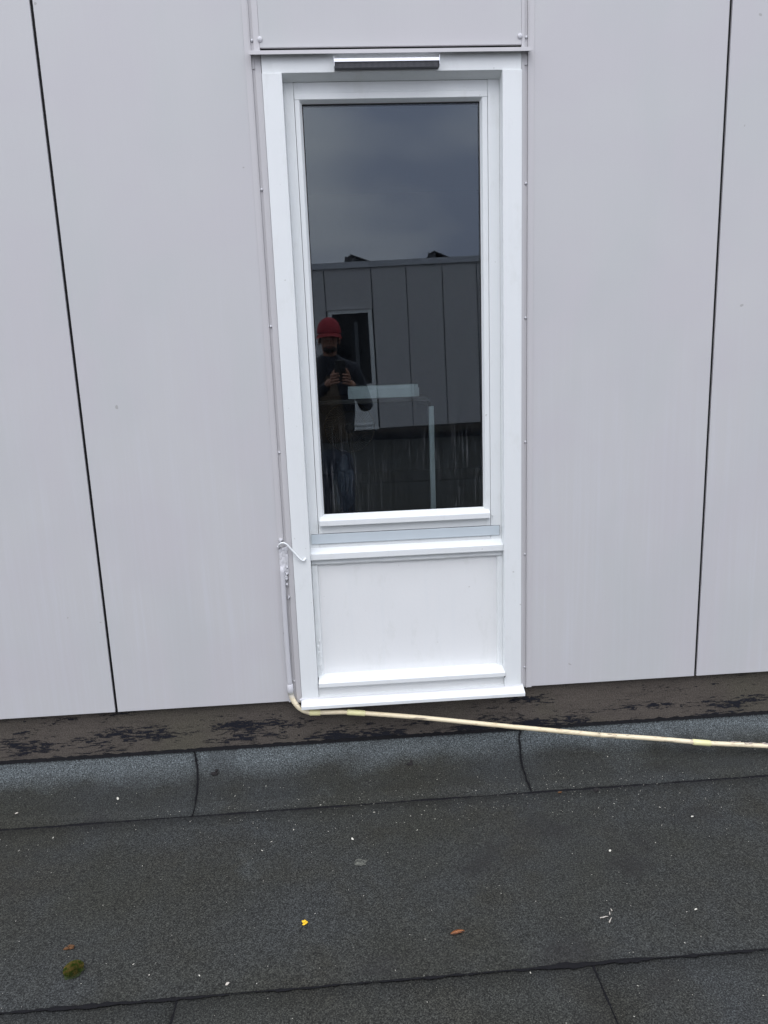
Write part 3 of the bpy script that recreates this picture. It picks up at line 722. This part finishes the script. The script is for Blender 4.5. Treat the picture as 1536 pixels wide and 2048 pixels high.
# ------------------------------------------------------------------ the photographer (seen mirrored in the glass)
def skin(name, chains, mat, parent, sub=2):
    """chains: lists of (x,y,z,rx,ry); a chain starting with an int joins an existing vertex"""
    me = bpy.data.meshes.new(name); V = []; E = []; rad = []; roots = []
    for ch in chains:
        if isinstance(ch[0], int): prev = ch[0]; ch = ch[1:]
        else: prev = None; roots.append(len(V))
        for p in ch:
            V.append(p[:3]); rad.append((p[3], p[4] if len(p) > 4 else p[3]))
            if prev is not None: E.append((prev, len(V)-1))
            prev = len(V)-1
    me.from_pydata(V, E, []); o = link(name, me, mat, parent)
    m = o.modifiers.new('skin', 'SKIN'); m.use_smooth_shade = True
    lay = me.skin_vertices[0] if me.skin_vertices else None
    if lay is None: 
        bm = bmesh.new(); bm.from_mesh(me); bm.verts.layers.skin.verify(); bm.to_mesh(me); bm.free(); lay = me.skin_vertices[0]
    for i, r in enumerate(rad): lay.data[i].radius = r; lay.data[i].use_root = i in roots
    s = o.modifiers.new('sub', 'SUBSURF'); s.levels = sub; s.render_levels = sub
    return o
pe = empty('person', (0, 0, 0), 'person in red cap and dark jacket mirrored in the glass, holding a phone', 'person')
HX, HY = -.062, -2.90
head = [(-.07, -3.02, -.45, .15, .11), (-.07, -3.01, -.15, .16, .11), (-.068, -2.99, .02, .15, .09), (-.066, -2.965, .085, .062, .06), (-.064, -2.945, .13, .055, .055),
        (-.063, -2.925, .185, .064, .075), (-.062, -2.925, .245, .074, .088), (-.062, -2.93, .31, .072, .085), (-.062, -2.93, .355, .04, .05)]
arms = [[2, (.10, -2.99, .0, .06), (.165, -3.0, -.16, .048), (.205, -2.97, -.29, .042), (.15, -2.80, -.20, .034), (.098, -2.665, -.115, .026), (.080, -2.638, -.085, .036, .020)],
        [2, (-.24, -2.99, .0, .06), (-.30, -3.0, -.16, .048), (-.32, -2.96, -.28, .042), (-.20, -2.80, -.19, .034), (-.085, -2.665, -.100, .026), (-.058, -2.640, -.070, .036, .020)]]
def finger(base, pts, r): return [(*base, r)] + [(*p, r*(1-.12*i)) for i, p in enumerate(pts)]
fing = []
for i in range(4):
    z = -.036-.021*i
    fing.append(finger((.080, -2.632, z-.012), [(.066, -2.608, z), (.050, -2.596, z+.003), (.020, -2.594, z+.004)], .0108-.0006*i))
    fing.append(finger((-.062, -2.632, z-.004), [(-.046, -2.606, z+.004), (-.028, -2.595, z+.008), (.002+.006*(i % 2), -2.593, z+.016)], .0108-.0006*i))
fing.append(finger((.080, -2.635, -.075), [(.072, -2.628, -.040), (.060, -2.622, -.008), (.052, -2.622, .012)], .0125))
fing.append(finger((-.058, -2.640, -.060), [(-.048, -2.632, -.030), (-.036, -2.624, -.010), (-.022, -2.622, .004)], .0125))
skin('body', [head]+arms+fing, M['skin'], pe)
skin('nose', [[(-.062, -2.842, .232, .008, .008), (-.062, -2.834, .212, .0105, .0105), (-.062, -2.832, .200, .0125, .0100)]], M['skin'], pe, 1)
for x in (-.090, -.034):
    lump('eye', (x, -2.853, .236), (.011, .007, .0055), M['glove'], pe, 1, 0); lump('pupil', (x, -2.8475, .236), (.005, .004, .005), M['hair'], pe, 1, 0, 1, 2)
    lump('eyebrow', (x, -2.848, .253), (.015, .005, .004), M['hair'], pe, 1, .1)
lump('mouth', (-.062, -2.850, .170), (.022, .006, .005), plain('lips', (.26, .09, .08), .5), pe, 1, .1)
for x in (-.140, .016): lump('ear', (x, -2.930, .225), (.008, .016, .028), M['skin'], pe, 1, .15)
lump('beard', (-.062, -2.878, .158), (.052, .036, .026), M['hair'], pe, 2, .05)
lump('hair', (-.062, -2.955, .250), (.082, .080, .075), M['hair'], pe, 2, .05)
cp = lump('cap', (-.062, -2.935, .285), (.094, .106, .119), M['cap'], pe, 2, .02, .8, 4)
for v_ in cp.data.vertices: v_.co.z = max(v_.co.z, -.006+.020*(v_.co.y < 0))
bm = bmesh.new(); g = []
for i in range(13):
    a = -1.25+2.5*i/12; g.append([])
    for j in range(7):
        t = j/6; ry = .085+t*.078; x = math.sin(a)*(.092+.016*t); y_ = math.cos(a)*ry
        g[-1].append(bm.verts.new((x, y_, .004-.036*t-.020*(math.sin(a)**2))))
for i in range(12):
    for j in range(6): bm.faces.new((g[i][j], g[i+1][j], g[i+1][j+1], g[i][j+1]))
bmesh.ops.solidify(bm, geom=bm.faces[:], thickness=.004)
br = from_bm('brim', bm, plain('red_brim', (.50, .06, .07), .8), cp, True)
skin('shirt', [[(-.075, -3.00, -.58, .165, .115), (-.072, -2.985, -.46, .185, .150), (-.07, -2.98, -.30, .185, .150), (-.07, -2.985, -.12, .175, .120), (-.068, -2.985, .00, .14, .095), (-.066, -2.965, .07, .075, .07)]], M['plaid'], pe)
jk = [[(-.07, -3.04, -.52, .20, .09), (-.07, -3.03, -.30, .205, .10), (-.07, -3.01, -.10, .20, .115), (-.068, -2.99, .03, .165, .110), (-.066, -2.960, .095, .090, .085), (-.066, -2.950, .135, .072, .070)],
      [3, (.105, -2.99, .00, .078), (.170, -3.0, -.16, .064), (.210, -2.97, -.30, .060), (.165, -2.83, -.225, .048), (.115, -2.70, -.145, .042), (.094, -2.662, -.108, .036)],
      [3, (-.245, -2.99, .00, .078), (-.305, -3.0, -.16, .064), (-.325, -2.96, -.29, .060), (-.215, -2.83, -.215, .048), (-.115, -2.70, -.130, .042), (-.082, -2.664, -.094, .036)]]
skin('jacket', jk, M['coat'], pe)
for s in (-1, 1):
    skin('lapel', [[(-.07+s*.135, -2.905, -.50, .045, .025), (-.07+s*.13, -2.88, -.30, .045, .025), (-.07+s*.095, -2.885, -.10, .05, .025), (-.068+s*.05, -2.895, .04, .04, .025), (-.066+s*.045, -2.93, .115, .03, .022)]], M['coat'], pe)
skin('jeans', [[(-.075, -3.00, -.60, .165, .115), (-.075, -3.00, -.72, .16, .12)], [1, (.015, -3.0, -.82, .085, .09), (.020, -2.98, -1.02, .068, .07), (.022, -3.0, -1.30, .055, .06)],
               [1, (-.165, -3.0, -.82, .085, .09), (-.17, -2.97, -1.02, .068, .07), (-.172, -3.0, -1.30, .055, .06)]], M['jeans'], pe)
for x in (.022, -.172):
    skin('boot', [[(x, -3.0, -1.20, .066, .07), (x, -3.0, -1.38, .058, .065), (x, -3.01, -1.50, .050, .055), (x, -2.90, -1.515, .045, .030), (x, -2.83, -1.525, .035, .020)]], M['boot'], pe)
# phone in the hands, just behind the viewpoint
ph = empty('phone', (0, 0, 0), 'black phone held up in both hands by the mirrored person', 'phone')
pm = Matrix.Translation((0, -2.6, 0)) @ CAMROT
o = box('case', -.030, .050, -.090, .070, .012, .021, M['phone'], ph, .003); o.data.transform(pm)
o = box('screen', -.027, .047, -.086, .066, .0212, .0222, plain('screen_glass', (.03, .035, .04), .1), ph, 0); o.data.transform(pm)
o = box('camera_bump', -.010, .010, -.030, .010, .0100, .0118, M['phone'], ph, .0005); o.data.transform(pm)
bpy.context.view_layer.update()
